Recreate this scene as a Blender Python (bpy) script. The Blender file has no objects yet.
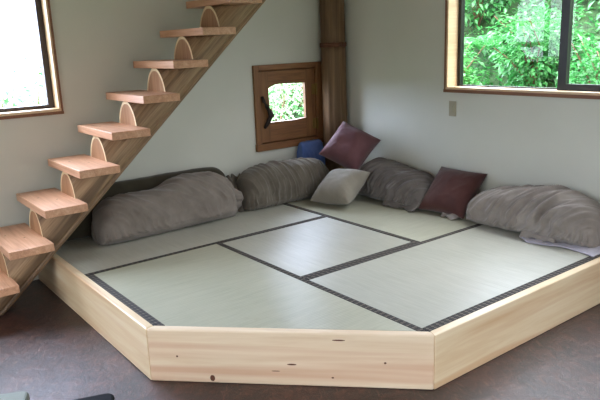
import bpy, bmesh, math, random
from mathutils import Vector, Matrix, noise
sc = bpy.context.scene
COL = sc.collection
ZP = 0.262                      # platform top above the floor; all heights below are measured from the platform top
# ---------------------------------------------------------------- camera, sky, exposure
cam = bpy.data.objects.new('camera', bpy.data.cameras.new('camera')); COL.objects.link(cam)
cam.data.sensor_width = 36.0; cam.data.lens = 36.0*638.96/600.0; cam.data.clip_start = 0.02
yaw, pitch, roll = math.radians(142.958), math.radians(-13.866), math.radians(-2.2425)
f = Vector((math.cos(pitch)*math.cos(yaw), math.cos(pitch)*math.sin(yaw), math.sin(pitch)))
r = f.cross(Vector((0, 0, 1))).normalized(); u = r.cross(f)
r2 = r*math.cos(roll) + u*math.sin(roll); u2 = -r*math.sin(roll) + u*math.cos(roll)
cam.matrix_world = Matrix(((r2.x, u2.x, -f.x, 4.4398), (r2.y, u2.y, -f.y, -3.8026), (r2.z, u2.z, -f.z, 1.2622+ZP), (0, 0, 0, 1)))
sc.camera = cam
world = bpy.data.worlds.new('overcast_sky'); sc.world = world; world.use_nodes = True
bg = world.node_tree.nodes['Background']; bg.inputs[0].default_value = (0.91, 0.97, 1.13, 1)
wt = world.node_tree; wn = wt.nodes.new; tc = wn('ShaderNodeTexCoord'); sx = wn('ShaderNodeSeparateXYZ'); mr = wn('ShaderNodeMapRange')   # overcast: the zenith is brighter than the horizon
wt.links.new(tc.outputs['Generated'], sx.inputs[0]); wt.links.new(sx.outputs[2], mr.inputs[0])
mr.inputs[1].default_value = 0.1; mr.inputs[2].default_value = 0.9; mr.inputs[3].default_value = 0.9; mr.inputs[4].default_value = 8.5
cl = wn('ShaderNodeMapRange'); cl.inputs[1].default_value = -0.3; cl.inputs[2].default_value = -0.95; cl.inputs[3].default_value = 0.0; cl.inputs[4].default_value = 9.5   # brighter clearing towards -X
ad = wn('ShaderNodeMath'); ad.operation = 'ADD'; wt.links.new(sx.outputs[0], cl.inputs[0])
wt.links.new(mr.outputs[0], ad.inputs[0]); wt.links.new(cl.outputs[0], ad.inputs[1]); wt.links.new(ad.outputs[0], bg.inputs[1])
hue = wn('ShaderNodeMapRange'); hue.inputs[1].default_value = -0.2; hue.inputs[2].default_value = -0.8; wt.links.new(sx.outputs[0], hue.inputs[0])
hm = wn('ShaderNodeMix'); hm.data_type = 'RGBA'; hm.inputs[6].default_value = (0.97, 0.98, 1.04, 1); hm.inputs[7].default_value = (0.80, 0.92, 1.24, 1)   # bluer sky over the clearing
wt.links.new(hue.outputs[0], hm.inputs[0]); wt.links.new(hm.outputs[2], bg.inputs[0])
sc.view_settings.view_transform = 'Standard'; sc.view_settings.look = 'None'
sc.view_settings.exposure = 1.2; sc.view_settings.gamma = 1.0; sc.view_settings.use_curve_mapping = False
sc.cycles.max_bounces = 10; sc.cycles.diffuse_bounces = 6; sc.cycles.transparent_max_bounces = 16
sc.cycles.caustics_reflective = False; sc.cycles.sample_clamp_indirect = 6.0
def portal(name, loc, rot, sx, sy):              # sky portals in the window openings (they emit nothing, they only guide sampling)
    l = bpy.data.lights.new(name, 'AREA'); l.shape = 'RECTANGLE'; l.size = sx; l.size_y = sy; l.cycles.is_portal = True
    o = bpy.data.objects.new(name, l); o.location = (loc[0], loc[1], loc[2]+ZP); o.rotation_euler = rot; COL.objects.link(o)
PI = math.pi
LW = (-4.05, -2.45, 0.885, 2.0)      # left window  Y0 Y1 z0 z1
RW = (1.272, 3.70, 0.893, 2.0)        # right window X0 X1 z0 z1
HW = (-0.84, -0.20, 0.44, 1.055)     # hatch hole
NW = (0.9, 4.6, 0.55, 2.05)          # near-wall window
DW = (-4.3, -1.2, -0.262, 1.95)      # glazed door
XM, YM, ZC = 5.9, -5.7, 2.2
portal('portal_left', (-.16, (LW[0]+LW[1])/2, (LW[2]+LW[3])/2), (0, -PI/2, 0), LW[3]-LW[2], LW[1]-LW[0])
portal('portal_right', ((RW[0]+RW[1])/2, .16, (RW[2]+RW[3])/2), (-PI/2, 0, 0), RW[1]-RW[0], RW[3]-RW[2])
portal('portal_near', ((NW[0]+NW[1])/2, YM-.16, (NW[2]+NW[3])/2), (PI/2, 0, 0), NW[1]-NW[0], NW[3]-NW[2])
portal('portal_door', (XM+.16, (DW[0]+DW[1])/2, (DW[2]+DW[3])/2), (0, PI/2, 0), DW[3]-DW[2], DW[1]-DW[0])

# ---------------------------------------------------------------- helpers
def S(r_, g, b):
    return tuple((c/255/12.92 if c/255 <= .04045 else ((c/255+.055)/1.055)**2.4) for c in (r_, g, b)) + (1,)
ORG = {}
def new_obj(name, data, parent, org):
    o = bpy.data.objects.new(name, data); COL.objects.link(o)
    if parent is not None:
        o.parent = parent; ORG[o.name] = ORG[parent.name]
    else:
        org = Vector(org or (0, 0, 0)); ORG[o.name] = org; o.location = (org.x, org.y, org.z+ZP)
    return o
def thing(name, org, label=None, cat=None, group=None, kind=None):
    return tag(new_obj(name, None, None, org), label, cat, group, kind)
def tag(o, label=None, cat=None, group=None, kind=None):
    if label: o['label'] = label
    if cat: o['category'] = cat
    if group: o['group'] = group
    if kind: o['kind'] = kind
    return o
def obj(name, bm, mat, parent=None, org=None, smooth=False, bevel=0, seg=2):
    """bm is in room coordinates; shifted so that the origin sits at org / the parent's base"""
    me = bpy.data.meshes.new(name)
    o = new_obj(name, me, parent, org)
    bm.transform(Matrix.Translation(-ORG[o.name])); bmesh.ops.recalc_face_normals(bm, faces=bm.faces)
    bm.to_mesh(me); bm.free()
    for m in (mat if isinstance(mat, (list, tuple)) else [mat]): me.materials.append(m)
    if smooth: me.polygons.foreach_set('use_smooth', [True]*len(me.polygons))
    if bevel:
        md = o.modifiers.new('bevel', 'BEVEL'); md.width = bevel; md.segments = seg; md.limit_method = 'ANGLE'; md.angle_limit = .6
    return o
def B(): return bmesh.new()
def box(bm, x0, x1, y0, y1, z0, z1, mi=0):
    v = [bm.verts.new(p) for p in ((x0,y0,z0),(x1,y0,z0),(x1,y1,z0),(x0,y1,z0),(x0,y0,z1),(x1,y0,z1),(x1,y1,z1),(x0,y1,z1))]
    for q in ((0,3,2,1),(4,5,6,7),(0,1,5,4),(1,2,6,5),(2,3,7,6),(3,0,4,7)):
        bm.faces.new([v[i] for i in q]).material_index = mi
    return bm
def bx(*a): return box(B(), *a)
def prism(bm, pts, z0, z1):
    a = [bm.verts.new((x, y, z0)) for x, y in pts]; b = [bm.verts.new((x, y, z1)) for x, y in pts]; n = len(pts)
    bm.faces.new(a[::-1]); bm.faces.new(b)
    for i in range(n): bm.faces.new((a[i], a[(i+1) % n], b[(i+1) % n], b[i]))
    return bm
def tube(bm, pts, rad, n=10):
    rings = []
    for i, p in enumerate(pts):
        p = Vector(p); a = Vector(pts[max(i-1, 0)]); b = Vector(pts[min(i+1, len(pts)-1)])
        t = (b-a).normalized(); x = t.orthogonal() if abs(t.z) > .9 else t.cross(Vector((0, 0, 1)))
        x.normalize(); y = t.cross(x); rr = rad[i] if isinstance(rad, (list, tuple)) else rad
        rings.append([bm.verts.new(p + x*rr*math.cos(2*PI*k/n) + y*rr*math.sin(2*PI*k/n)) for k in range(n)])
    for a, b in zip(rings, rings[1:]):
        for k in range(n): bm.faces.new((a[k], a[(k+1) % n], b[(k+1) % n], b[k]))
    bm.faces.new(rings[0][::-1]); bm.faces.new(rings[-1])
    return bm

# ---------------------------------------------------------------- materials
class NT:
    def __init__(s, name):
        s.m = bpy.data.materials.new(name); s.m.use_nodes = True; s.t = s.m.node_tree
        s.p = s.t.nodes['Principled BSDF']; s.out = s.t.nodes['Material Output']
    def n(s, ty, **kw):
        q = s.t.nodes.new(ty)
        for k, v in kw.items():
            if k in q.inputs: q.inputs[k].default_value = v
            else: setattr(q, k, v)
        return q
    def l(s, a, b): s.t.links.new(a, b)
    def coords(s, scale=(1, 1, 1), rot=(0, 0, 0)):
        c = s.n('ShaderNodeTexCoord'); m = s.n('ShaderNodeMapping'); m.inputs['Scale'].default_value = scale; m.inputs['Rotation'].default_value = rot
        if any(rot):
            m.inputs['Scale'].default_value = (1, 1, 1); s.l(c.outputs['Object'], m.inputs[0])
            k = s.n('ShaderNodeMapping'); k.inputs['Scale'].default_value = scale; s.l(m.outputs[0], k.inputs[0]); return k.outputs[0]
        s.l(c.outputs['Object'], m.inputs[0]); return m.outputs[0]
    def noise(s, vec, scale, detail=4, rough=.55, dist=0):
        q = s.n('ShaderNodeTexNoise'); q.inputs['Scale'].default_value = scale; q.inputs['Detail'].default_value = detail
        q.inputs['Roughness'].default_value = rough; q.inputs['Distortion'].default_value = dist; s.l(vec, q.inputs['Vector']); return q.outputs[0]
    def ramp(s, fac, stops):
        q = s.n('ShaderNodeValToRGB'); e = q.color_ramp.elements
        while len(e) < len(stops): e.new(.5)
        for el, (pos, c) in zip(e, stops): el.position = pos; el.color = c
        s.l(fac, q.inputs[0]); return q.outputs[0]
    def mix(s, fac, a, b, mode='MIX'):
        q = s.n('ShaderNodeMix', data_type='RGBA', blend_type=mode)
        for v, i in ((fac, 0), (a, 6), (b, 7)):
            if isinstance(v, (int, float)): q.inputs[i].default_value = v
            elif isinstance(v, tuple): q.inputs[i].default_value = v
            else: s.l(v, q.inputs[i])
        return q.outputs[2]
    def math(s, op, a, b=0.0, c=None):
        q = s.n('ShaderNodeMath', operation=op)
        for i, v in enumerate((a, b, c)):
            if v is None: continue
            if isinstance(v, (int, float)): q.inputs[i].default_value = v
            else: s.l(v, q.inputs[i])
        return q.outputs[0]
    def bump(s, h, strength=.3, dist=.01):
        q = s.n('ShaderNodeBump'); q.inputs['Strength'].default_value = strength; q.inputs['Distance'].default_value = dist
        s.l(h, q.inputs['Height']); s.l(q.outputs[0], s.p.inputs['Normal'])
    def base(s, c):
        if isinstance(c, tuple): s.p.inputs['Base Color'].default_value = c
        else: s.l(c, s.p.inputs['Base Color'])
    def rough(s, v): s.p.inputs['Roughness'].default_value = v
def wood(name, dark, mid, light, axis=0, rot=(0, 0, 0), scale=1.0, rough=.5, bump=.15, streak=None, spec=.5, fine=.35):
    t = NT(name); sv = [9*scale]*3; sv[axis] = .7*scale
    v = t.coords(tuple(sv), rot)
    a = t.noise(v, 2.2, 5, .6, .6); col = t.ramp(a, [(.28, dark), (.5, mid), (.72, light)])
    sf = [60*scale]*3; sf[axis] = 1.5*scale
    b = t.noise(t.coords(tuple(sf), rot), 2.0, 3, .6)
    col = t.mix(fine, col, t.ramp(b, [(.3, dark), (.65, light)]))
    if streak:
        ss = [4.2*scale]*3; ss[axis] = .25*scale
        c = t.noise(t.coords(tuple(ss), rot), 2.3, 3, .5, .4)
        col = t.mix(t.math('MULTIPLY', t.ramp(c, [(.52, (0, 0, 0, 1)), (.66, (1, 1, 1, 1))]), .75), col, streak)
    t.base(col); t.rough(rough); t.p.inputs['Specular IOR Level'].default_value = spec; t.bump(b, bump, .004); return t.m
def plain(name, c, rough=.5, metal=0, var=.06, spec=.5):
    t = NT(name); n = t.noise(t.coords(), 14, 4)
    d = tuple(x*(1-var*2.2) for x in c[:3]) + (1,); l = tuple(min(1, x*(1+var*2)) for x in c[:3]) + (1,)
    t.base(t.ramp(n, [(.3, d), (.7, l)])); t.rough(rough); t.p.inputs['Metallic'].default_value = metal
    t.p.inputs['Specular IOR Level'].default_value = spec; return t.m
def fabric(name, c, c2, rough=.9, sheen=.25, weave=420, big=7):
    t = NT(name); n = t.noise(t.coords(), big, 5, .6); w = t.noise(t.coords(), weave, 2)
    t.base(t.ramp(n, [(.3, c), (.7, c2)])); t.rough(rough); t.p.inputs['Sheen Weight'].default_value = sheen; t.p.inputs['Sheen Roughness'].default_value = .5
    t.p.inputs['Specular IOR Level'].default_value = .15; t.bump(w, .25, .003); return t.m
def glass_mat(name):
    t = NT(name); tr = t.n('ShaderNodeBsdfTransparent'); gl = t.n('ShaderNodeBsdfGlossy'); gl.inputs['Roughness'].default_value = 0.01
    tr.inputs[0].default_value = (.97, .985, .975, 1)
    fr = t.n('ShaderNodeFresnel'); fr.inputs[0].default_value = 1.45; mx = t.n('ShaderNodeMixShader')
    ge = t.n('ShaderNodeNewGeometry'); t.l(t.math('MULTIPLY', fr.outputs[0], t.math('SUBTRACT', 1.0, ge.outputs['Backfacing'])), mx.inputs[0]); t.l(tr.outputs[0], mx.inputs[1]); t.l(gl.outputs[0], mx.inputs[2]); t.l(mx.outputs[0], t.out.inputs[0]); return t.m
def leaf_mat(name, dark, mid, light, trans=.35, scale=5):
    t = NT(name); c = t.ramp(t.noise(t.coords(), scale, 6, .7), [(.3, dark), (.5, mid), (.72, light)])
    d = t.n('ShaderNodeBsdfDiffuse'); tr = t.n('ShaderNodeBsdfTranslucent'); g = t.n('ShaderNodeBsdfGlossy'); g.inputs['Roughness'].default_value = .35
    t.l(c, d.inputs[0]); t.l(c, tr.inputs[0]); m1 = t.n('ShaderNodeMixShader'); m1.inputs[0].default_value = trans
    t.l(d.outputs[0], m1.inputs[1]); t.l(tr.outputs[0], m1.inputs[2])
    m2 = t.n('ShaderNodeMixShader'); m2.inputs[0].default_value = .06; t.l(m1.outputs[0], m2.inputs[1]); t.l(g.outputs[0], m2.inputs[2])
    t.l(m2.outputs[0], t.out.inputs[0]); return t.m

def wall_mat():
    t = NT('painted_plaster'); n = t.noise(t.coords(), 1.3, 4); n2 = t.noise(t.coords(), 60, 3)
    t.base(t.ramp(n, [(.3, S(208, 210, 200)), (.7, S(215, 217, 208))])); t.rough(.65); t.p.inputs['Specular IOR Level'].default_value = .25; t.bump(n2, .12, .004); return t.m
def floor_mat():
    t = NT('stained_concrete'); a = t.noise(t.coords(), 2.2, 9, .68, .8); b = t.noise(t.coords(), 11, 9, .75, 1.0); c = t.noise(t.coords((4, 14, 4), (0, 0, .5)), 4, 8, .72, .8)
    col = t.ramp(a, [(.36, S(16, 7, 7)), (.46, S(40, 20, 19)), (.54, S(72, 38, 30)), (.64, S(40, 27, 32))])
    col = t.mix(.55, col, t.ramp(b, [(.36, S(12, 6, 6)), (.5, S(44, 23, 21)), (.62, S(90, 54, 46))]))
    col = t.mix(t.math('MULTIPLY', t.ramp(c, [(.54, (0, 0, 0, 1)), (.66, (1, 1, 1, 1))]), .4), col, S(140, 104, 92))
    t.base(col); t.rough(.6); t.p.inputs['Specular IOR Level'].default_value = .25; t.p.inputs['Coat Weight'].default_value = .75; t.p.inputs['Coat IOR'].default_value = 1.6
    t.l(t.math('MULTIPLY_ADD', c, .5, .16), t.p.inputs['Coat Roughness']); t.bump(b, .35, .012); t.l(t.p.inputs['Normal'].links[0].from_socket, t.p.inputs['Coat Normal']); return t.m
def tatami_mat(name, along_x):
    """woven rush: the strands run along X or along Y, so the sheen follows the weave"""
    t = NT(name)
    sc_, sr = ((6, 90, 6), (2.5, 420, 2.5)) if along_x else ((90, 6, 6), (420, 2.5, 2.5))
    a = t.noise(t.coords(sc_), 1, 4, .6); fine = t.noise(t.coords(sr), 1, 2); patch = t.noise(t.coords(), 1.7, 4, .6)
    col = t.ramp(a, [(.25, S(160, 161, 149)), (.75, S(190, 190, 180))])
    col = t.mix(.45, col, t.ramp(patch, [(.3, S(162, 164, 151)), (.7, S(186, 185, 174))]))
    st = t.noise(t.coords((1, 1, 1)), 3.1, 5, .6, .7)
    col = t.mix(t.math('MULTIPLY', t.ramp(st, [(.66, (0, 0, 0, 1)), (.8, (1, 1, 1, 1))]), .3), col, S(130, 120, 92))
    if not along_x: col = t.mix(1.0, col, (.92, .92, .83, 1), 'MULTIPLY')      # two mats tinted olive: partly rush colour, partly their weaker sheen painted in
    t.base(col); t.rough(.4); t.p.inputs['Specular IOR Level'].default_value = .75
    t.p.inputs['Anisotropic'].default_value = .8
    cv = t.n('ShaderNodeCombineXYZ'); cv.inputs[1 if along_x else 0].default_value = 1; t.l(cv.outputs[0], t.p.inputs['Tangent'])
    # rows of the weave (warp lines every 2 cm across the strands)
    wv = t.n('ShaderNodeTexWave', bands_direction='X' if along_x else 'Y'); wv.inputs['Scale'].default_value = 16
    t.l(t.coords(), wv.inputs[0]); t.bump(t.math('ADD', fine, t.math('MULTIPLY', wv.outputs[1], .4)), .25, .002); return t.m
def heri_mat(name, along_x):
    """black brocade edging with a pale woven check along the band"""
    t = NT(name); c = t.n('ShaderNodeTexCoord'); s = t.n('ShaderNodeSeparateXYZ'); t.l(c.outputs['Object'], s.inputs[0])
    lo, ac = (0, 1) if along_x else (1, 0)
    w = t.math('PINGPONG', t.math('MULTIPLY', s.outputs[lo], 1/.034), .5)
    wz = t.math('PINGPONG', t.math('MULTIPLY_ADD', s.outputs[ac], 1/.017, .15), .5)
    m = t.math('ADD', t.math('LESS_THAN', t.math('ADD', w, t.math('MULTIPLY', wz, .55)), .28), t.math('GREATER_THAN', t.math('ADD', w, t.math('MULTIPLY', wz, -.5)), .42))
    t.base(t.mix(m, S(30, 27, 28), S(96, 89, 79))); t.rough(.8); return t.m
M = {}
M['wall'] = wall_mat(); M['floor'] = floor_mat(); M['ceiling'] = wood('ceiling_boards', S(110, 78, 50), S(140, 104, 70), S(160, 124, 88), 0, rough=.6)
M['pine_x'] = wood('pale_pine_x', S(214, 184, 146), S(228, 206, 172), S(236, 219, 190), 0, scale=.8, rough=.4, fine=.15, streak=S(206, 166, 128))
M['pine_y'] = wood('pale_pine_y', S(214, 184, 146), S(228, 206, 172), S(236, 219, 190), 1, scale=.8, rough=.4, fine=.15, streak=S(204, 162, 122))
M['pine_d'] = wood('pale_pine_diagonal', S(216, 190, 160), S(230, 210, 184), S(240, 224, 200), 0, rot=(0, 0, -PI/4), scale=.8, rough=.4, fine=.15, streak=S(206, 164, 136))
M['tread'] = wood('fir_tread', S(172, 122, 92), S(204, 154, 122), S(222, 180, 150), 0, scale=1.4, rough=.38, bump=.1)
SL = math.atan(.201/.223)
M['log'] = wood('log_side', S(84, 62, 44), S(136, 108, 80), S(174, 146, 114), 1, rot=(-SL, 0, 0), scale=1.25, rough=.55, streak=S(84, 64, 46))
M['endgrain'] = wood('log_end_grain', S(128, 90, 62), S(162, 120, 88), S(184, 146, 112), 2, scale=.8, rough=.65)
M['sapwood'] = plain('pale_sapwood', S(222, 202, 166), .6)
M['hatch'] = wood('hatch_cedar', S(86, 54, 28), S(128, 86, 50), S(150, 108, 66), 2, scale=1.2, rough=.5)
M['hatch_y'] = wood('hatch_cedar_rail', S(90, 56, 30), S(132, 88, 52), S(154, 110, 68), 1, scale=1.2, rough=.5)
M['post'] = wood('post_wood', S(70, 52, 34), S(112, 86, 58), S(142, 112, 80), 2, scale=.9, rough=.7, bump=.4, streak=S(78, 58, 38))
M['rope'] = plain('post_rope', S(104, 66, 48), .85, 0, .2)
M['jamb_y'] = wood('window_lining', S(204, 172, 134), S(222, 194, 158), S(232, 208, 176), 1, rough=.45)
M['jamb_x'] = wood('window_lining_long', S(204, 172, 134), S(222, 194, 158), S(232, 208, 176), 0, rough=.45)
M['edge'] = wood('window_edge', S(102, 64, 40), S(126, 82, 54), S(142, 96, 66), 0, rough=.5)
M['sash'] = plain('dark_sash', S(48, 32, 26), .45)
M['black'] = plain('black_frame', S(20, 20, 20), .4)
M['glass'] = glass_mat('window_glass')
M['iron'] = plain('dark_iron', S(40, 36, 34), .5, .6)
M['brass'] = plain('dull_brass', S(140, 118, 70), .45, .8)
M['twig'] = wood('dark_twig', S(26, 20, 18), S(42, 32, 26), S(58, 44, 36), 2, rough=.6)
M['plate'] = plain('switch_plate', S(168, 164, 142), .45, 0, .02)
M['tx'] = tatami_mat('tatami_rush_x', True); M['ty'] = tatami_mat('tatami_rush_y', False)
M['hx'] = heri_mat('tatami_border_x', True); M['hy'] = heri_mat('tatami_border_y', False)
M['soil'] = plain('mossy_slope', S(46, 74, 36), .95, 0, .3); M['grass'] = plain('rough_grass', S(98, 102, 84), .9, 0, .25)
M['bark'] = wood('shrub_bark', S(74, 52, 40), S(112, 78, 58), S(140, 104, 80), 2, rough=.8)

# ---------------------------------------------------------------- room shell
WT = .15
def structure(name, bm, mat, **k): return tag(obj(name, bm, mat, **k), kind='structure')
structure('floor', bx(-WT, XM+WT, YM-WT, WT, -.262-.12, -.262), M['floor'])
structure('ceiling', bx(-WT, XM+WT, YM-WT, WT, ZC, ZC+.12), M['ceiling'])
b = B()      # left wall, plane X=0
for a in ((YM, LW[0], -.262, ZC), (LW[0], LW[1], -.262, LW[2]), (LW[0], LW[1], LW[3], ZC), (LW[1], HW[0], -.262, ZC), (HW[0], HW[1], -.262, HW[2]), (HW[0], HW[1], HW[3], ZC), (HW[1], WT, -.262, ZC)):
    box(b, -WT, 0, *a)
structure('wall_left', b, M['wall'])
b = B()
for a in ((0, RW[0], -.262, ZC), (RW[0], RW[1], -.262, RW[2]), (RW[0], RW[1], RW[3], ZC), (RW[1], XM, -.262, ZC)): box(b, a[0], a[1], 0, WT, a[2], a[3])
structure('wall_right', b, M['wall'])
b = B()
for a in ((-WT, NW[0], -.262, ZC), (NW[0], NW[1], -.262, NW[2]), (NW[0], NW[1], NW[3], ZC), (NW[1], XM+WT, -.262, ZC)): box(b, a[0], a[1], YM-WT, YM, a[2], a[3])
structure('wall_near', b, M['wall'])
b = B()
for a in ((YM, DW[0], -.262, ZC), (DW[0], DW[1], DW[3], ZC), (DW[1], WT, -.262, ZC)): box(b, XM, XM+WT, *a)
structure('wall_back', b, M['wall'])

# left window: pale lining with a thin brown edge, dark sashes with a mullion
w = thing('window_1', (0, LW[1], LW[2]), kind='structure')
y0, y1, z0, z1 = LW
b = B(); box(b, -WT, .012, y1-.012, y1, z0, z1); box(b, -WT, .012, y0, y0+.012, z0, z1); obj('jamb', b, M['jamb_y'], w)
b = B(); box(b, -WT, .02, y0-.01, y1, z0-.012, z0+.006); box(b, -WT, .012, y0, y1, z1-.012, z1); obj('window_sill', b, M['jamb_y'], w)
b = B(); box(b, .0, .016, y1, y1+.014, z0-.03, z1+.014); box(b, .0, .016, y0-.014, y0, z0-.03, z1+.014)
box(b, .0, .022, y0-.014, y1+.014, z0-.032, z0-.012); box(b, 0, .016, y0, y1, z1, z1+.014); obj('edge_trim', b, M['edge'], w)
b = B()
for q in (y1-.052, -3.27, y0+.012): box(b, -.125, -.08, q, q+.040, z0+.006, z1-.012)
for q in ((y0+.052, -3.27), (-3.230, y1-.052)):
    box(b, -.125, -.08, q[0], q[1], z0+.006, z0+.03); box(b, -.125, -.08, q[0], q[1], z1-.05, z1-.012)
obj('sash', b, M['sash'], w)
for q in ((y0+.052, -3.27), (-3.230, y1-.052)): obj('window_pane', bx(-.105, -.101, q[0], q[1], z0+.03, z1-.05), M['glass'], w)

# right window: pale lining, thin brown edge, black sliding sashes
w = thing('window_2', (RW[0], 0, RW[2]), kind='structure')
x0, x1, z0, z1 = RW
b = B(); box(b, x0, x0+.014, -.012, WT, z0, z1); box(b, x1-.014, x1, -.012, WT, z0, z1); obj('jamb', b, M['jamb_y'], w)
b = B(); box(b, x0, x1, -.014, WT, z0-.012, z0+.004); box(b, x0, x1, -.012, WT, z1-.014, z1); obj('window_sill', b, M['jamb_x'], w)
b = B(); box(b, x0-.014, x0, -.016, 0, z0-.034, z1+.014); box(b, x1, x1+.014, -.016, 0, z0-.034, z1+.014); box(b, x0, x1, -.016, 0, z1, z1+.014)
box(b, x0-.014, x1+.014, -.022, 0, z0-.034, z0-.012); obj('edge_trim', b, M['edge'], w)
b = B(); box(b, x0+.014, x0+.04, .1, .14, z0, z1); box(b, x0+.04, 2.14, .105, .14, z0+.004, z0+.012); box(b, x0+.04, 2.14, .105, .14, z1-.04, z1-.014)
obj('fixed_sash', b, M['black'], w)
b = B(); box(b, 2.128, 2.185, .06, .1, z0+.004, z1-.014); box(b, x1-.06, x1-.014, .06, .1, z0+.004, z1-.014)
box(b, 2.185, x1-.06, .06, .1, z0+.004, z0+.045); box(b, 2.185, x1-.06, .06, .1, z1-.05, z1-.014); obj('sliding_sash', b, M['black'], w)
obj('window_pane', bx(x0+.04, 2.14, .12, .124, z0+.012, z1-.04), M['glass'], w)
obj('window_pane', bx(2.185, x1-.06, .08, .084, z0+.045, z1-.05), M['glass'], w)

# hatch window beside the corner post
w = thing('window_3', (0, HW[0], HW[2]), kind='structure')
b = B(); box(b, -WT, .024, -.888, -.838, .40, 1.092); box(b, -WT, .024, -.242, -.13, .40, 1.092); obj('frame', b, M['hatch'], w, bevel=.003)
b = B(); box(b, -WT, .024, -.838, -.242, 1.05, 1.092); box(b, -WT, .034, -.895, -.13, .385, .445); box(b, -.075, -.026, -.838, -.242, 1.02, 1.05); box(b, -.075, -.026, -.838, -.242, .445, .48); box(b, -.075, -.026, -.838, -.80, .48, 1.02); box(b, -.075, -.026, -.28, -.242, .48, 1.02); obj('frame_rail', b, M['hatch_y'], w, bevel=.003)
# door leaf with a slightly wavy hand-cut light
PY0, PY1, PZ0, PZ1 = -.728, -.360, .612, .925
leaf = B()
box(leaf, -.025, .008, -.832, PY0-.012, .452, 1.038); box(leaf, -.025, .008, PY1+.004, -.248, .452, 1.038)
door = obj('hatch_door', leaf, M['hatch'], w, bevel=.002)
b = B(); N = 14
for top in (1, 0):
    for i in range(N):
        ya, yb = PY0-.012+(PY1-PY0+.016)*i/N, PY0-.012+(PY1-PY0+.016)*(i+1)/N
        def edge(y):
            q = (y-PY0)/(PY1-PY0)
            return (PZ1 - .018*max(0, 1-q*5)**2 + .003*math.sin(q*5)) if top else (PZ0 + .003*math.sin(q*6+1) + .006*q)
        e0, e1 = edge(ya), edge(yb); o0 = 1.038 if top else .452
        vs = [b.verts.new(p) for p in ((-.025, ya, o0), (-.025, yb, o0), (-.025, yb, e1), (-.025, ya, e0), (.008, ya, o0), (.008, yb, o0), (.008, yb, e1), (.008, ya, e0))]
        for q in ((0,1,2,3), (7,6,5,4), (3,2,6,7), (0,4,5,1)): b.faces.new([vs[k] for k in q])
obj('rail', b, M['hatch_y'], w)
obj('window_pane', bx(-.016, -.012, PY0-.012, PY1+.004, PZ0-.01, PZ1+.01), M['glass'], w)
hp = [(.012, -.812, .835), (.03, -.808, .80), (.042, -.788, .755), (.045, -.758, .70), (.045, -.750, .672), (.04, -.768, .645), (.028, -.79, .60), (.012, -.80, .575)]
obj('branch_handle', tube(B(), hp, [.013, .017, .019, .022, .024, .02, .016, .012], 8), M['twig'], w, smooth=True)
for z in (.86, .56):
    b = B(); box(b, .008, .013, -.285, -.25, z-.045, z+.045); box(b, .008, .03, -.25, -.236, z-.05, z+.05); obj('hinge', b, M['brass'], w)

# ---------------------------------------------------------------- corner post
p = thing('corner_post', (.118, -.114, -.262), 'round brown wooden post standing in the room corner beside the small hatch window', 'post')
def post_bm(za, zb, rad, seed):
    bm = B(); n = 48; rings = []
    for k in range(25):
        z = za+(zb-za)*k/24; ring = []
        for i in range(n):
            t = 2*PI*i/n
            g = 1 - .10*math.exp(-((t-5.35)/.06)**2) - .07*math.exp(-((t-4.75)/.05)**2) - .06*math.exp(-((t-.1)/.06)**2)
            rr = rad*g*(1+.03*noise.noise(Vector((math.cos(t)*1.6, math.sin(t)*1.6, z*.7+seed))))
            ring.append(bm.verts.new((.120+rr*math.cos(t), -.120+rr*math.sin(t), z)))
        rings.append(ring)
    for a, c in zip(rings, rings[1:]):
        for i in range(n): bm.faces.new((a[i], a[(i+1) % n], c[(i+1) % n], c[i]))
    bm.faces.new(rings[0][::-1]); bm.faces.new(rings[-1]); return bm
obj('shaft', post_bm(-.262, 1.225, .108, 1), M['post'], p, smooth=True)
obj('upper_shaft', post_bm(1.225, ZC, .105, 5), M['post'], p, smooth=True)
b = B()
for z in (1.22, 1.238):
    tube(b, [(.120+.108*math.cos(2*PI*i/36), -.120+.108*math.sin(2*PI*i/36), z+.003*math.sin(i*2)) for i in range(37)], .009, 8)
obj('rope_band', b, M['rope'], p, smooth=True)

# ---------------------------------------------------------------- switch plate
s = thing('wall_switch', (1.335, 0, .74), 'small beige switch plate on the wall below the corner of the big window', 'switch')
obj('cover_plate', bx(1.30, 1.366, -.007, 0, .683, .795), M['plate'], s, bevel=.003)
obj('rocker', bx(1.319, 1.347, -.012, -.006, .712, .766), M['plate'], s, bevel=.002)

# ---------------------------------------------------------------- platform
h = .9; T = .045; q = T*(math.sqrt(2)-1)
pf = thing('bed_platform', (1.3, -1.3, -.262), 'low pale pine platform with an angled front corner holding the tatami mats', 'platform')
prism_pts = [(0.002, -.24), (.24, -.24), (.24, -.002), (2.70, -.002), (2.70, -1.8), (1.8, -2.70), (.002, -2.70)]
obj('base', prism(B(), prism_pts, -.262, -.055), M['pine_x'], pf)
b = B(); prism(b, [(0.002, -2.70), (1.8, -2.70), (1.8+q, -2.70-T), (.002, -2.70-T)], -.262, .004); obj('frame_board', b, M['pine_x'], pf, bevel=.006)
b = B(); prism(b, [(1.8, -2.70), (2.70, -1.8), (2.70+T, -1.8-q), (1.8+q, -2.70-T)], -.262, .004); obj('frame_board', b, M['pine_d'], pf, bevel=.008)
b = B(); prism(b, [(2.70, -1.8), (2.70, -.002), (2.70+T, -.002), (2.70+T, -1.8-q)], -.262, .004); obj('frame_board', b, M['pine_y'], pf, bevel=.006)
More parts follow.
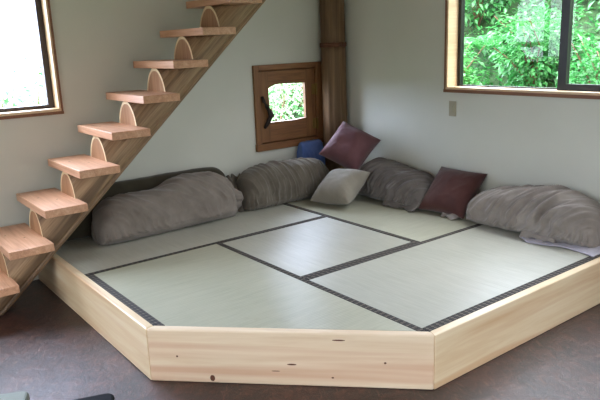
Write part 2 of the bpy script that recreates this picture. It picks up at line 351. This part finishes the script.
# knots and nail dents of the front board (wear with shapes of their own)
def on_front(t, z, d=.0):        # t along the angled board from its left end, metres
    c = Vector((1.8+q, -2.70-T, z)); e = Vector((1, 1, 0)).normalized(); n = Vector((1, -1, 0)).normalized()
    return c + e*t + n*d
M['knot'] = plain('dark_knot', S(96, 58, 42), .7)
for t_, z_, ra, rb in ((.30, -.236, .012, .016), (.138, -.13, .005, .005), (.675, -.155, .022, .004), (1.095, -.135, .006, .005), (.89, -.03, .03, .0035), (.86, -.215, .006, .004), (.60, -.19, .02, .002)):
    b = B(); vs = [b.verts.new(on_front(t_+ra*math.cos(k*PI/6), z_+rb*math.sin(k*PI/6), .0006)) for k in range(12)]
    b.faces.new(vs); obj('knot', b, M['knot'], pf)

# tatami
HW_ = .034
def tatami(label, pts, rush_x, borders):
    cx = sum(p_[0] for p_ in pts)/len(pts); cy = sum(p_[1] for p_ in pts)/len(pts)
    t = thing('tatami_mat', (cx, cy, -.055), label, 'tatami mat', 'tatami mats laid on the platform')
    obj('rush_cover', prism(B(), pts, -.055, -.001), M['tx' if rush_x else 'ty'], t, bevel=.002)
    for bd in borders:
        b = prism(B(), bd, -.05, .0012); xs = [v[0] for v in bd]; ys = [v[1] for v in bd]
        along = (max(xs)-min(xs)) > (max(ys)-min(ys)); obj('border', b, M['hx' if along else 'hy'], t)
    return t
def rect(xa, xb, ya, yb): return [(xa, ya), (xb, ya), (xb, yb), (xa, yb)]
g = .0015
H_ = HW_
tatami('long tatami mat along the left wall, under the stairs and two grey bolsters', rect(.004, h-g, -2.7+g, -h-g), True, [rect(.004, .004+H_, -2.7+g, -h-g), rect(h-g-H_*.8, h-g, -2.7+g, -h-g)])
tatami('long tatami mat along the right wall below the switch plate and the big window', [(.004, -h+g), (2*h-g, -h+g), (2*h-g, -.004), (.24, -.004), (.24, -.24), (.004, -.24)], False, [rect(.24, 2*h-g, -.004-H_, -.004), rect(.004, 2*h-g, -h+g, -h+g+H_)])
tatami('small square half mat in the middle of the five tatami mats', rect(h+g, 2*h-g, -2*h+g, -h-g), True, [rect(2*h-g-H_, 2*h-g, -2*h+g, -h-g), rect(h+g, h+g+H_*.5, -2*h+g, -h-g)])
tatami('long tatami mat along the right-hand frame board, with the lavender sheet on its far end', rect(2*h+g, 3*h-g, -2*h+g, -.004), True, [rect(2*h+g, 2*h+g+H_, -2*h+g, -.004), rect(3*h-g-H_*1.3, 3*h-g, -2*h+g, -.004)])
y_ = -2*h-g
tatami('front tatami mat with its corner cut off along the angled front board', [(h+g, y_), (h+g, -2.7+g), (2*h-.006, -2.7+g), (3*h-.01, y_)], False,
       [[(h+g, y_-H_), (3*h-.01-H_, y_-H_), (3*h-.01, y_), (h+g, y_)], [(h+g, -2.7+g), (2*h-.006, -2.7+g), (2*h-.006+H_*1.2, -2.7+g+H_*1.2), (h+g, -2.7+g+H_*1.2)]])

# ---------------------------------------------------------------- staircase
XR, WID, DEP, RUN, RISE, Y0, Z0, TT = .70, .622, .239, .223, .201, -3.271, -.029, .048
st = thing('staircase', (.375, -3.1, -.262), 'open wooden staircase of plank treads on one notched log, left wall', 'staircase')
XC, HWID, K = .375, .148, RISE/RUN
def zc(y): return y*K + 2.655
NP = 40
def prof(y, cut):
    out = []
    for i in range(NP):
        t = 2*PI*i/NP + PI/NP; c, s_ = math.cos(t), math.sin(t)
        n_, hh = (1.95, .205) if s_ > 0 else (3.6, .158)
        x = XC + HWID*math.copysign(abs(c)**(2/n_), c); z = zc(y) + hh*math.copysign(abs(s_)**(2/n_), s_)
        if c > 0:                               # long drying grooves on the open side
            for g0, gd in ((-.085, .022), (-.02, .010), (-.125, .014)): x -= gd*math.exp(-((z-zc(y)-g0)/.010)**2)
        z = min(z, cut, ZC); z = max(z, -.262)
        out.append(Vector((x, y, z)))
    return out
b = B()
for i in range(-1, 11):
    ya = Y0+RUN*i+DEP; yb = ya+RUN; cut = Z0+RISE*(i+1)-TT
    secs = [prof(ya+(yb-ya)*k/4, cut) for k in range(5)]
    rings = [[b.verts.new(v) for v in s_] for s_ in secs]
    for a, c in zip(rings, rings[1:]):
        for j in range(NP): b.faces.new((a[j], a[(j+1) % NP], c[(j+1) % NP], c[j]))
    cz = Z0+RISE*i
    rim = rings[0]; ctr = Vector((XC, ya, cz))
    inner = []
    for v in rim:
        d = v.co-ctr; inner.append(b.verts.new(ctr + d*(1-.018/max(d.length, .03))))
    for j in range(NP): b.faces.new((rim[j], inner[j], inner[(j+1) % NP], rim[(j+1) % NP])).material_index = 1
    b.faces.new(inner[::-1]).material_index = 2
    if i == 10: b.faces.new(rings[-1])
obj('log_stringer', b, [M['log'], M['sapwood'], M['endgrain']], st)
rnd = random.Random(4)
for i in range(0, 11):
    y = Y0+RUN*i; z = Z0+RISE*i; w_ = rnd.uniform(-.008, .008)
    tr = obj('tread', bx(XR-WID+w_, XR+rnd.uniform(-.004, .004), y, y+DEP+.012, z-TT, z), M['tread'], st, bevel=.004)
    for dx, dy in ((XC-.06, .07), (XC+.07, .15)):
        b = B(); vs = [b.verts.new((dx+.007*math.cos(k*PI/5), y+dy+.007*math.sin(k*PI/5), z+.0008)) for k in range(10)]; b.faces.new(vs)
        obj('screw_plug', b, M['log'], tr)

# ---------------------------------------------------------------- soft things
def vnoise(x, y, z): return noise.noise(Vector((x, y, z)))
def bolster_bm(p0, p1, wd, ht, seed, fold=0.8, fs=14, fl=2.6, amp=.012, en=5.0, flare=.0, hprof=None, wprof=None, z0=0.0, bundle=None, wobble=.02, n=220, m=130):
    """soft roll along p0->p1; fold = direction of the cloth folds on the unrolled surface"""
    bm = B(); A = Vector((p0[0], p0[1], 0)); D = Vector((p1[0]-p0[0], p1[1]-p0[1], 0)); L = D.length; D.normalize()
    side = Vector((D.y, -D.x, 0)); rings = []       # side: towards the room if p0->p1 chosen so
    cf, sf = math.cos(fold), math.sin(fold)
    for i in range(n+1):
        s_ = .5-.5*math.cos(PI*(i/n)) if True else i/n
        s_ = .35*s_ + .65*i/n
        e = max(0.0, 1-abs(2*s_-1)**en)**(1/en)
        hh = ht*(hprof(s_) if hprof else 1)*(.35+.65*e) if 0 < e else 0
        ww = wd*(wprof(s_) if wprof else 1)*e
        hh *= e**.5
        ring = []
        for j in range(m):
            t = 2*PI*j/m; c, sn = math.cos(t), math.sin(t)      # t=0 room side, pi/2 top, pi wall side
            ex = 2/2.5 if sn > 0 else 2/4.5
            y = ww/2*math.copysign(abs(c)**ex, c); z = hh*.46 + (hh*.54*abs(sn)**ex if sn > 0 else -hh*.46*abs(sn)**ex)
            a = s_*L; bq = t*(ww+hh)/4*.9
            u_, v_ = a*cf+bq*sf, -a*sf+bq*cf
            if bundle: u_ += bundle(a, bq)
            wz = vnoise(a*4, bq*4, seed+9)*.25
            n1 = vnoise(u_*fs*.5+wz*2, v_*fl, seed); n2 = vnoise(u_*fs+3+wz*3, v_*fl*1.6, seed+4)
            ridge = (1-min(1, abs(n1)*3.0))**1.4*1.3 + (1-min(1, abs(n2)*3.0))**1.4*.6 - .6
            mask = .55+.75*max(0, vnoise(a*2.5, bq*2.5, seed+20)+.35)
            d = amp*ridge*mask + wobble*vnoise(a*3.2, t*.8, seed+30)
            if sn < -.35: d *= .25
            fr = max(0, c)*max(0, 1-abs(sn+.25)*2.2)*flare*(.6+.8*vnoise(a*7, 1, seed+2)+.4)
            nrm = Vector((c, 0, sn)).normalized()
            y += nrm.x*d*e + fr*e; z += nrm.z*d*e
            z = max(z, .003+.004*(sn < -.2)*0)
            ring.append(bm.verts.new(A + D*(s_*L + (vnoise(z*9, t, seed)*.012 if e < .9 else 0)) + side*y + Vector((0, 0, z+z0))))
        rings.append(ring)
    for a, c in zip(rings, rings[1:]):
        for j in range(m): bm.faces.new((a[j], a[(j+1) % m], c[(j+1) % m], c[j]))
    bmesh.ops.remove_doubles(bm, verts=bm.verts, dist=1e-5)
    return bm
def flap_bm(outline_fn, nu=40, nv=14, th=.006):
    """thin cloth piece: outline_fn(a,b)->(x,y,z) for a,b in 0..1, given a small thickness"""
    bm = B(); top = [[bm.verts.new(outline_fn(i/nu, j/nv)) for j in range(nv+1)] for i in range(nu+1)]
    bot = [[bm.verts.new(Vector(outline_fn(i/nu, j/nv))-Vector((0, 0, th))) for j in range(nv+1)] for i in range(nu+1)]
    for i in range(nu):
        for j in range(nv):
            bm.faces.new((top[i][j], top[i+1][j], top[i+1][j+1], top[i][j+1])); bm.faces.new((bot[i][j], bot[i][j+1], bot[i+1][j+1], bot[i+1][j]))
    for i in range(nu):
        for j in (0, nv): bm.faces.new((top[i][j], top[i+1][j], bot[i+1][j], bot[i][j]))
    for j in range(nv):
        for i in (0, nu): bm.faces.new((top[i][j], top[i][j+1], bot[i][j+1], bot[i][j]))
    return bm
F_left = fabric('taupe_velour', S(112, 104, 97), S(134, 126, 119)); F_win = fabric('dark_taupe_velour', S(88, 82, 73), S(112, 105, 95))
F_r1 = fabric('grey_velour', S(98, 93, 91), S(120, 114, 111)); F_r2 = fabric('light_taupe_velour', S(130, 122, 117), S(152, 145, 140))
F_dark = fabric('dark_olive_cloth', S(52, 48, 38), S(68, 63, 50)); F_lav = fabric('lavender_sheet', S(172, 168, 184), S(190, 186, 200), weave=700)

# long dark cushion along the left wall
lo = obj('long_cushion', bolster_bm((.088, -2.66), (.088, -1.27), .155, .345, 11, fold=1.2, amp=.005, fs=8, en=9, wobble=.008), F_dark, org=(.13, -1.9, 0), smooth=True)
tag(lo, 'long dark olive cushion against the left wall behind the grey bolster beneath the stairs', 'cushion')
# left bolster
G = 'cloth covered bolsters along the walls'
hp_ = lambda s_: .93+.21*max(0, min(1, (s_-.3)/.4))-.09*math.exp(-((s_-.46)/.07)**2)
t = thing('bolster', (.3, -1.75, 0), 'wide taupe cloth bolster nearest the staircase, its cover gathered at the right end', 'bolster', G)
obj('cover', bolster_bm((.335, -2.42), (.31, -1.36), .31, .315, 3, fold=.85, amp=.014, fs=26, fl=2.4, en=5.5, flare=.02, hprof=hp_, wobble=.03), F_left, t, smooth=True)
def gath(a, b_):
    ang = a*2*PI; rr = .125*(1-b_*.35)*(1+.10*math.sin(ang*9)*(1-b_*.4)); 
    return (.275+rr*math.cos(ang)*.95, -1.40+.13*b_+.01*math.sin(ang*3), max(.006, .13+rr*math.sin(ang)*.9-.03*b_))
obj('gathered_end', flap_bm(gath, 72, 10, .004), F_left, t, smooth=True)
# window bolster
t = thing('bolster', (.26, -.9, 0), 'dark taupe bolster below the small hatch window, beside the small grey pillow', 'bolster', G)
obj('cover', bolster_bm((.27, -1.24), (.27, -.40), .31, .325, 7, fold=.2, amp=.016, fs=30, fl=2.0, en=5, flare=.015, hprof=lambda s_: 1.0-.06*s_, wobble=.02), F_win, t, smooth=True)
def fold1(a, b_):
    return (.12+.20*b_+.02*math.sin(a*9), -1.27+.12*a-.02*b_, max(.006, .25-.25*b_**1.6+.012*math.sin(a*14+b_*5)))
obj('cover_fold', flap_bm(fold1, 24, 24), F_win, t, smooth=True)
# right bolsters
t = thing('bolster', (.95, -.17, 0), 'grey wrinkled bolster on the right wall between the corner and the maroon pillow', 'bolster', G)
obj('cover', bolster_bm((.58, -.175), (1.31, -.175), .32, .31, 15, fold=-.7, amp=.022, fs=40, fl=2.4, en=5, flare=.03, hprof=lambda s_: 1.06-.34*s_, wobble=.015), F_r1, t, smooth=True)
def fold2(a, b_):
    return (.96+.34*a, -.30-.075*b_-.02*math.sin(a*8), max(.007, .085*(1-b_)**1.5*(1+.3*math.sin(a*11))+.012+.008*math.sin(a*17+b_*4)))
obj('cover_fold', flap_bm(fold2, 40, 14), F_r1, t, smooth=True)
t = thing('bolster', (2.15, -.17, 0), 'light taupe bolster with deep folds below the big window, rightmost of the bolsters', 'bolster', G)
obj('cover', bolster_bm((1.685, -.18), (2.61, -.18), .30, .285, 23, fold=-.75, amp=.026, fs=34, fl=2.2, en=4.2, flare=.03, hprof=lambda s_: .78+.30*min(1, s_*1.5)-.12*max(0, s_-.75), wobble=.005), F_r2, t, smooth=True)
def fold3(a, b_):
    return (1.50+.14*a, -.27-.055*b_+.01*math.sin(a*6), max(.007, .03*(1-b_)+.01+.008*math.sin(a*9+b_*5)))
obj('cover_fold', flap_bm(fold3, 16, 8), F_r2, t, smooth=True)
def fold4(a, b_):
    return (2.18+.22*a, -.29-.075*b_+.03*a-.012*math.sin(a*10), max(.007, .15*(1-b_)**1.4+.014+.010*math.sin(a*13+b_*3)))
obj('cover_fold', flap_bm(fold4, 26, 14), F_r2, t, smooth=True)
# lavender sheet spread under the last bolster
def sheet(a, b_):
    x = 2.16+.52*a; y = -.02-(.365+.03*math.sin(a*6+.5)-.07*max(0, 1-a*5))*b_
    return (x, y, .008+.010*max(0, vnoise(x*9, y*9, 3)+.25)*b_+.004*math.sin(x*30+y*18)*b_*(1-b_)*2)
sh = obj('bed_sheet', flap_bm(sheet, 60, 40, .006), F_lav, org=(2.42, -.2, 0), smooth=True)
tag(sh, 'pale lavender sheet spread on the mat under the rightmost bolster', 'sheet')

def pillow_bm(size, th, seed, ear=.03, amp=.004, n=44):
    bm = B(); sides = []
    for sg in (1, -1):
        gr = []
        for i in range(n+1):
            row = []
            for j in range(n+1):
                a, c = 2*i/n-1, 2*j/n-1
                a = math.copysign(abs(a)**.8, a); c = math.copysign(abs(c)**.8, c)
                pin = 1-ear*2*(1-abs(a)**2.5)*abs(c)**2; pin2 = 1-ear*2*(1-abs(c)**2.5)*abs(a)**2
                x, y = a*size/2*pin2, c*size/2*pin
                prof_ = ((1-abs(a)**2.6)*(1-abs(c)**2.6))**.5
                cr = (1-min(1, abs(vnoise(a*2.2+seed, c*2.2, seed))*2.4))**1.6
                z = sg*(th/2*prof_*(1+.12*vnoise(a*1.5, c*1.5, seed+sg)) + amp*cr*prof_**.5*(1 if sg > 0 else .5))
                row.append(bm.verts.new((x, y, z)))
            gr.append(row)
        for i in range(n):
            for j in range(n): bm.faces.new((gr[i][j], gr[i+1][j], gr[i+1][j+1], gr[i][j+1]))
    bmesh.ops.remove_doubles(bm, verts=bm.verts, dist=2e-5)
    return bm
def pillow(name, label, cat, c, R, size, th, seed, mat, **k):
    bm = pillow_bm(size, th, seed, **k)
    mt = Matrix.Translation(Vector(c)) @ Matrix(R).to_4x4(); bm.transform(mt)
    return tag(obj(name, bm, mat, org=c, smooth=True), label, cat)
F_mauve = fabric('mauve_satin', S(96, 64, 69), S(112, 76, 81), rough=.65, sheen=.2); F_mar = fabric('maroon_cotton', S(74, 46, 45), S(88, 55, 53))
F_grey = fabric('grey_cotton', S(128, 122, 112), S(144, 138, 127)); F_blue = fabric('blue_cotton', S(74, 100, 160), S(96, 122, 180))
pillow('throw_pillow', 'mauve square pillow tilted on its corner against the wooden post', 'pillow', (.50, -.29, .400), [[.845, -.017, .534], [.359, .758, -.544], [-.396, .652, .647]], .378, .25, 2, F_mauve, ear=.05)
pillow('throw_pillow', 'maroon square pillow leaning on the right wall between two grey bolsters', 'pillow', (1.475, -.165, .155), [[.996, -.044, .076], [.084, .711, -.698], [-.023, .702, .712]], .40, .17, 6, F_mar, ear=.045)
pillow('throw_pillow', 'small pale grey pillow lying on the mats in front of the mauve pillow', 'pillow', (.685, -.565, .138), [[.971, -.234, .042], [.225, .848, -.48], [.076, .476, .876]], .375, .20, 9, F_grey, ear=.045)
bl = obj('folded_blanket', bolster_bm((.072, -.49), (.072, -.245), .115, .425, 31, fold=.3, amp=.009, en=12, wobble=.008, n=60, m=60), F_blue, org=(.09, -.33, 0), smooth=True)
tag(bl, 'blue folded blanket tucked in the corner below the hatch window behind the bolster', 'blanket')

# ---------------------------------------------------------------- two things at the lower left edge of the view
def stool(label, corner, d1, d2, l1, l2, ztop, mat_top, mat_leg, th, name, cat):
    c = Vector((corner[0], corner[1], 0)); a = Vector(d1).normalized(); e = Vector(d2).normalized()
    t = thing(name, (c + a*l1/2 + e*l2/2 + Vector((0, 0, -.262)))[:], label, cat)
    b = B(); pts = []
    rr = .03
    for cx, cy, s0 in ((rr, rr, PI), (l1-rr, rr, 1.5*PI), (l1-rr, l2-rr, 0), (rr, l2-rr, .5*PI)):
        for k in range(6):
            an = s0+k*PI/10; pts.append(((c+a*(cx+rr*math.cos(an))+e*(cy+rr*math.sin(an))).x, (c+a*(cx+rr*math.cos(an))+e*(cy+rr*math.sin(an))).y))
    prism(b, pts, ztop-th, ztop); obj('seat', b, mat_top, t, bevel=.012, seg=3)
    for u_, v_ in ((.05, .05), (l1-.05, .05), (l1-.05, l2-.05), (.05, l2-.05)):
        p_ = c+a*u_+e*v_; obj('leg', tube(B(), [(p_.x, p_.y, -.262), (p_.x, p_.y, ztop-th+.002)], [.016, .02], 10), mat_leg, t)
d1 = Vector((-.06, -.085, 0)); d2 = Vector((.085, -.06, 0))
stool('grey-green low stool at the lower left edge of the view, leftmost on the floor', (2.20, -3.35), Vector((-.045, -.10, 0)), Vector((.10, -.045, 0)), .30, .36, .10, fabric('grey_green_vinyl', S(104, 112, 102), S(118, 126, 114), rough=.6), M['sash'], .06, 'low_stool', 'stool')
stool('black low stool on the floor in front of the platform corner', (2.415, -3.125), Vector((-.035, -.10, 0)), Vector((.10, -.035, 0)), .20, .34, .10, plain('black_vinyl', S(7, 7, 9), .7, spec=.1), M['iron'], .07, 'low_stool', 'stool')

# ---------------------------------------------------------------- outdoors
structure('ground', bx(-40, 40, -40, 40, -.6, -.45), M['grass'])
b = B(); nx, ny = 40, 30; gv = []
for i in range(nx+1):
    row = []
    for j in range(ny+1):
        x = -9+16*i/nx; y = 1.0+9*j/ny
        z = -.45 + .72*(max(0, y-1.2))**1.02 + .25*vnoise(x*.8, y*.8, 2); row.append(b.verts.new((x, y, z)))
    gv.append(row)
for i in range(nx):
    for j in range(ny): b.faces.new((gv[i][j], gv[i+1][j], gv[i+1][j+1], gv[i][j+1]))
hill = structure('hillside', b, M['soil'])
def slope(y): return -.45 + .72*(max(0, y-1.2))**1.02
def leaf(bm, p, d, up, ln, wd):
    d = d.normalized(); sd = d.cross(up)
    if sd.length < 1e-4: sd = d.orthogonal()
    sd.normalize(); nn = sd.cross(d)
    v0 = bm.verts.new(p); v1 = bm.verts.new(p+d*ln*.45+sd*wd/2+nn*wd*.15); v2 = bm.verts.new(p+d*ln-nn*ln*.12); v3 = bm.verts.new(p+d*ln*.45-sd*wd/2+nn*wd*.15)
    vm = bm.verts.new(p+d*ln*.5); bm.faces.new((v0, v1, vm)); bm.faces.new((v1, v2, vm)); bm.faces.new((v2, v3, vm)); bm.faces.new((v3, v0, vm))
def shrub_meshes(rx, rz, nl, ll, seed):
    rg = random.Random(seed); fo = B(); sb = B()
    stems = []
    for k in range(9):
        an = rg.uniform(0, 2*PI); rr = rg.uniform(.2, .95)*rx
        tip = Vector((math.cos(an)*rr, math.sin(an)*rr, rz*rg.uniform(.7, 1.9)))
        mid = tip*.5+Vector((rg.uniform(-.1, .1), rg.uniform(-.1, .1), .1)); stems.append((mid, tip)); tube(sb, [(0, 0, -.05), mid, tip], [.014, .009, .004], 6)
    for k in range(nl):
        v = Vector((rg.gauss(0, 1), rg.gauss(0, 1), rg.gauss(0, 1))).normalized()*(rg.random()**.45)
        p = Vector((v.x*rx, v.y*rx, rz+v.z*rz)); lump = .8+.35*vnoise(v.x*2+seed, v.y*2, v.z*2); p = Vector((p.x*lump, p.y*lump, max(.02, p.z*lump)))
        d = Vector((v.x, v.y, v.z*.5+.1))+Vector((rg.uniform(-.7, .7), rg.uniform(-.7, .7), rg.uniform(-.7, .4)))
        leaf(fo, p, d, Vector((rg.uniform(-.5, .5), rg.uniform(-.5, .5), 1)), ll*rg.uniform(.6, 1.3), ll*rg.uniform(.35, .6))
    return fo, sb
def fern_mesh(nf, ln, seed):
    rg = random.Random(seed); fo = B()
    for k in range(nf):
        an = 2*PI*k/nf+rg.uniform(-.3, .3); L = ln*rg.uniform(.7, 1.15); out = Vector((math.cos(an), math.sin(an), 0)); sd = Vector((-out.y, out.x, 0)); pts = []
        for i in range(19):
            q_ = i/18; pts.append(out*L*(q_*.85)+Vector((0, 0, L*(.95*q_-.75*q_*q_))))
        tube(fo, pts[::3], .004, 4)
        for i in range(2, 19):
            q_ = i/18; wl = L*.22*(1-q_)**.7+.012; d0 = (pts[i]-pts[i-1]).normalized()
            for sg in (1, -1): leaf(fo, pts[i], sd*sg+d0*.5, Vector((0, 0, 1)), wl, .035*L/.6)
    return fo
LF = [leaf_mat('leaf_bright', S(44, 112, 50), S(86, 168, 84), S(152, 214, 134)), leaf_mat('leaf_deep', S(28, 84, 42), S(64, 140, 70), S(116, 186, 108)),
      leaf_mat('leaf_fern', S(50, 122, 62), S(92, 178, 100), S(162, 220, 152)), leaf_mat('leaf_pale', S(116, 164, 102), S(166, 204, 150), S(220, 236, 206), .45)]
def rebase(bm, at): bm.transform(Matrix.Translation(Vector(at))); return bm
SH = 'shrubs and ferns outside the windows'
def shrub(label, at, rx, rz, nl, ll, seed, mat):
    t = thing('shrub', at, label, 'shrub', SH); fo, sb = shrub_meshes(rx, rz, nl, ll, seed)
    obj('foliage', rebase(fo, at), mat, t); obj('stem', rebase(sb, at), M['bark'], t)
def fern(label, at, nf, ln, seed, mat):
    o = obj('fern', rebase(fern_mesh(nf, ln, seed), at), mat, org=at); tag(o, label, 'fern', SH)
# hillside behind the big window
for a in (
 ('bright leafy shrub outside the big window, at its left jamb', (-.75, 2.35), .55, .50, 2600, .085, 41, 0),
 ('leafy shrub outside the middle of the big window, behind the reflection', (.25, 2.75), .60, .55, 2600, .08, 42, 1),
 ('shrub outside the big window just beyond the black mullion', (1.3, 2.35), .55, .5, 2400, .075, 43, 1),
 ('tall dark shrub high on the slope outside, seen at the big window top left', (-1.3, 3.7), .8, .75, 1900, .10, 44, 1),
 ('broad shrub higher on the slope outside, seen at the top middle of the big window', (.1, 4.1), .85, .8, 1900, .11, 45, 0),
 ('shrub higher on the slope outside, seen at the top right of the big window', (1.5, 3.9), .8, .75, 1800, .10, 46, 1),
 ('shrub on the slope outside, right of the sliding pane', (2.3, 2.7), .6, .55, 1300, .08, 47, 0),
 ('far shrub on the slope outside, beyond the left of the big window', (-2.9, 3.2), .9, .8, 1500, .11, 48, 1),
): shrub(a[0], (a[1][0], a[1][1], slope(a[1][1])), a[2], a[3], a[4], a[5], a[6], LF[a[7]])
for a in (
 ('pale green fern outside the lower left of the big window', (-.30, 1.95), 12, .62, 51), ('fern outside the lower middle of the big window', (.55, 1.95), 12, .5, 52),
 ('fern outside the lower right of the big window under the sliding pane', (1.15, 1.85), 12, .55, 53), ('fern on the slope outside, left of the bright shrub', (-1.6, 2.15), 12, .55, 54),
 ('arching fern in the upper part of the big window', (-.75, 3.15), 13, .7, 55),
): fern(a[0], (a[1][0], a[1][1], slope(a[1][1])+.05), a[2], a[3], a[4], LF[2])
gb = B(); rg = random.Random(77)
for k in range(15000):
    x, y = rg.uniform(-5, 4), rg.uniform(1.25, 7.5); z = slope(y)+.25*vnoise(x*.8, y*.8, 2)+rg.random()**2*.35
    d = Vector((rg.uniform(-1, 1), rg.uniform(-1, .4), rg.uniform(-.4, .7)))
    if d.length > .1: leaf(gb, Vector((x, y, z)), d, Vector((rg.uniform(-.5, .5), rg.uniform(-.7, .3), 1)), rg.uniform(.05, .14), rg.uniform(.03, .06))
tag(obj('undergrowth', gb, LF[1], hill), kind='stuff')
# seen through the hatch window
shrub('pale shrub with reddish stems outside the hatch window', (-1.9, .75, -.45), .6, .55, 900, .07, 61, LF[3])
shrub('pale green shrub farther off outside the hatch window', (-3.6, 2.0, -.2), .9, .8, 1200, .10, 62, LF[3])
# seen low in the left window
shrub('pale sunlit shrub low outside the left window', (-3.0, -2.35, -.45), .8, .74, 1800, .09, 63, LF[0])
shrub('pale shrub farther off outside the left window', (-4.2, -1.5, -.45), .95, .95, 1800, .10, 64, LF[2])

# glazing behind the viewpoint
w = thing('window_4', ((NW[0]+NW[1])/2, YM, NW[2]), kind='structure')
b = B(); x0, x1, z0, z1 = NW
for q in (x0, (x0+x1)/2-.025, x1-.05): box(b, q, q+.05, YM-.11, YM-.05, z0, z1)
for q in (z0, z1-.05): box(b, x0+.05, (x0+x1)/2-.025, YM-.11, YM-.05, q, q+.05); box(b, (x0+x1)/2+.025, x1-.05, YM-.11, YM-.05, q, q+.05)
obj('sash', b, M['jamb_x'], w); obj('window_pane', bx(x0+.05, x1-.05, YM-.082, YM-.078, z0+.05, z1-.05), M['glass'], w)
w = thing('door_1', (XM, (DW[0]+DW[1])/2, -.262), kind='structure')
b = B(); y0, y1, z0, z1 = DW
for q in (y0, (y0+y1)/2-.04, y1-.08): box(b, XM+.05, XM+.11, q, q+.08, z0, z1)
for q in (z0, z1-.08): box(b, XM+.05, XM+.11, y0+.08, (y0+y1)/2-.04, q, q+.08); box(b, XM+.05, XM+.11, (y0+y1)/2+.04, y1-.08, q, q+.08)
obj('door_frame', b, M['jamb_y'], w); obj('window_pane', bx(XM+.078, XM+.082, y0+.08, y1-.08, z0+.08, z1-.08), M['glass'], w)
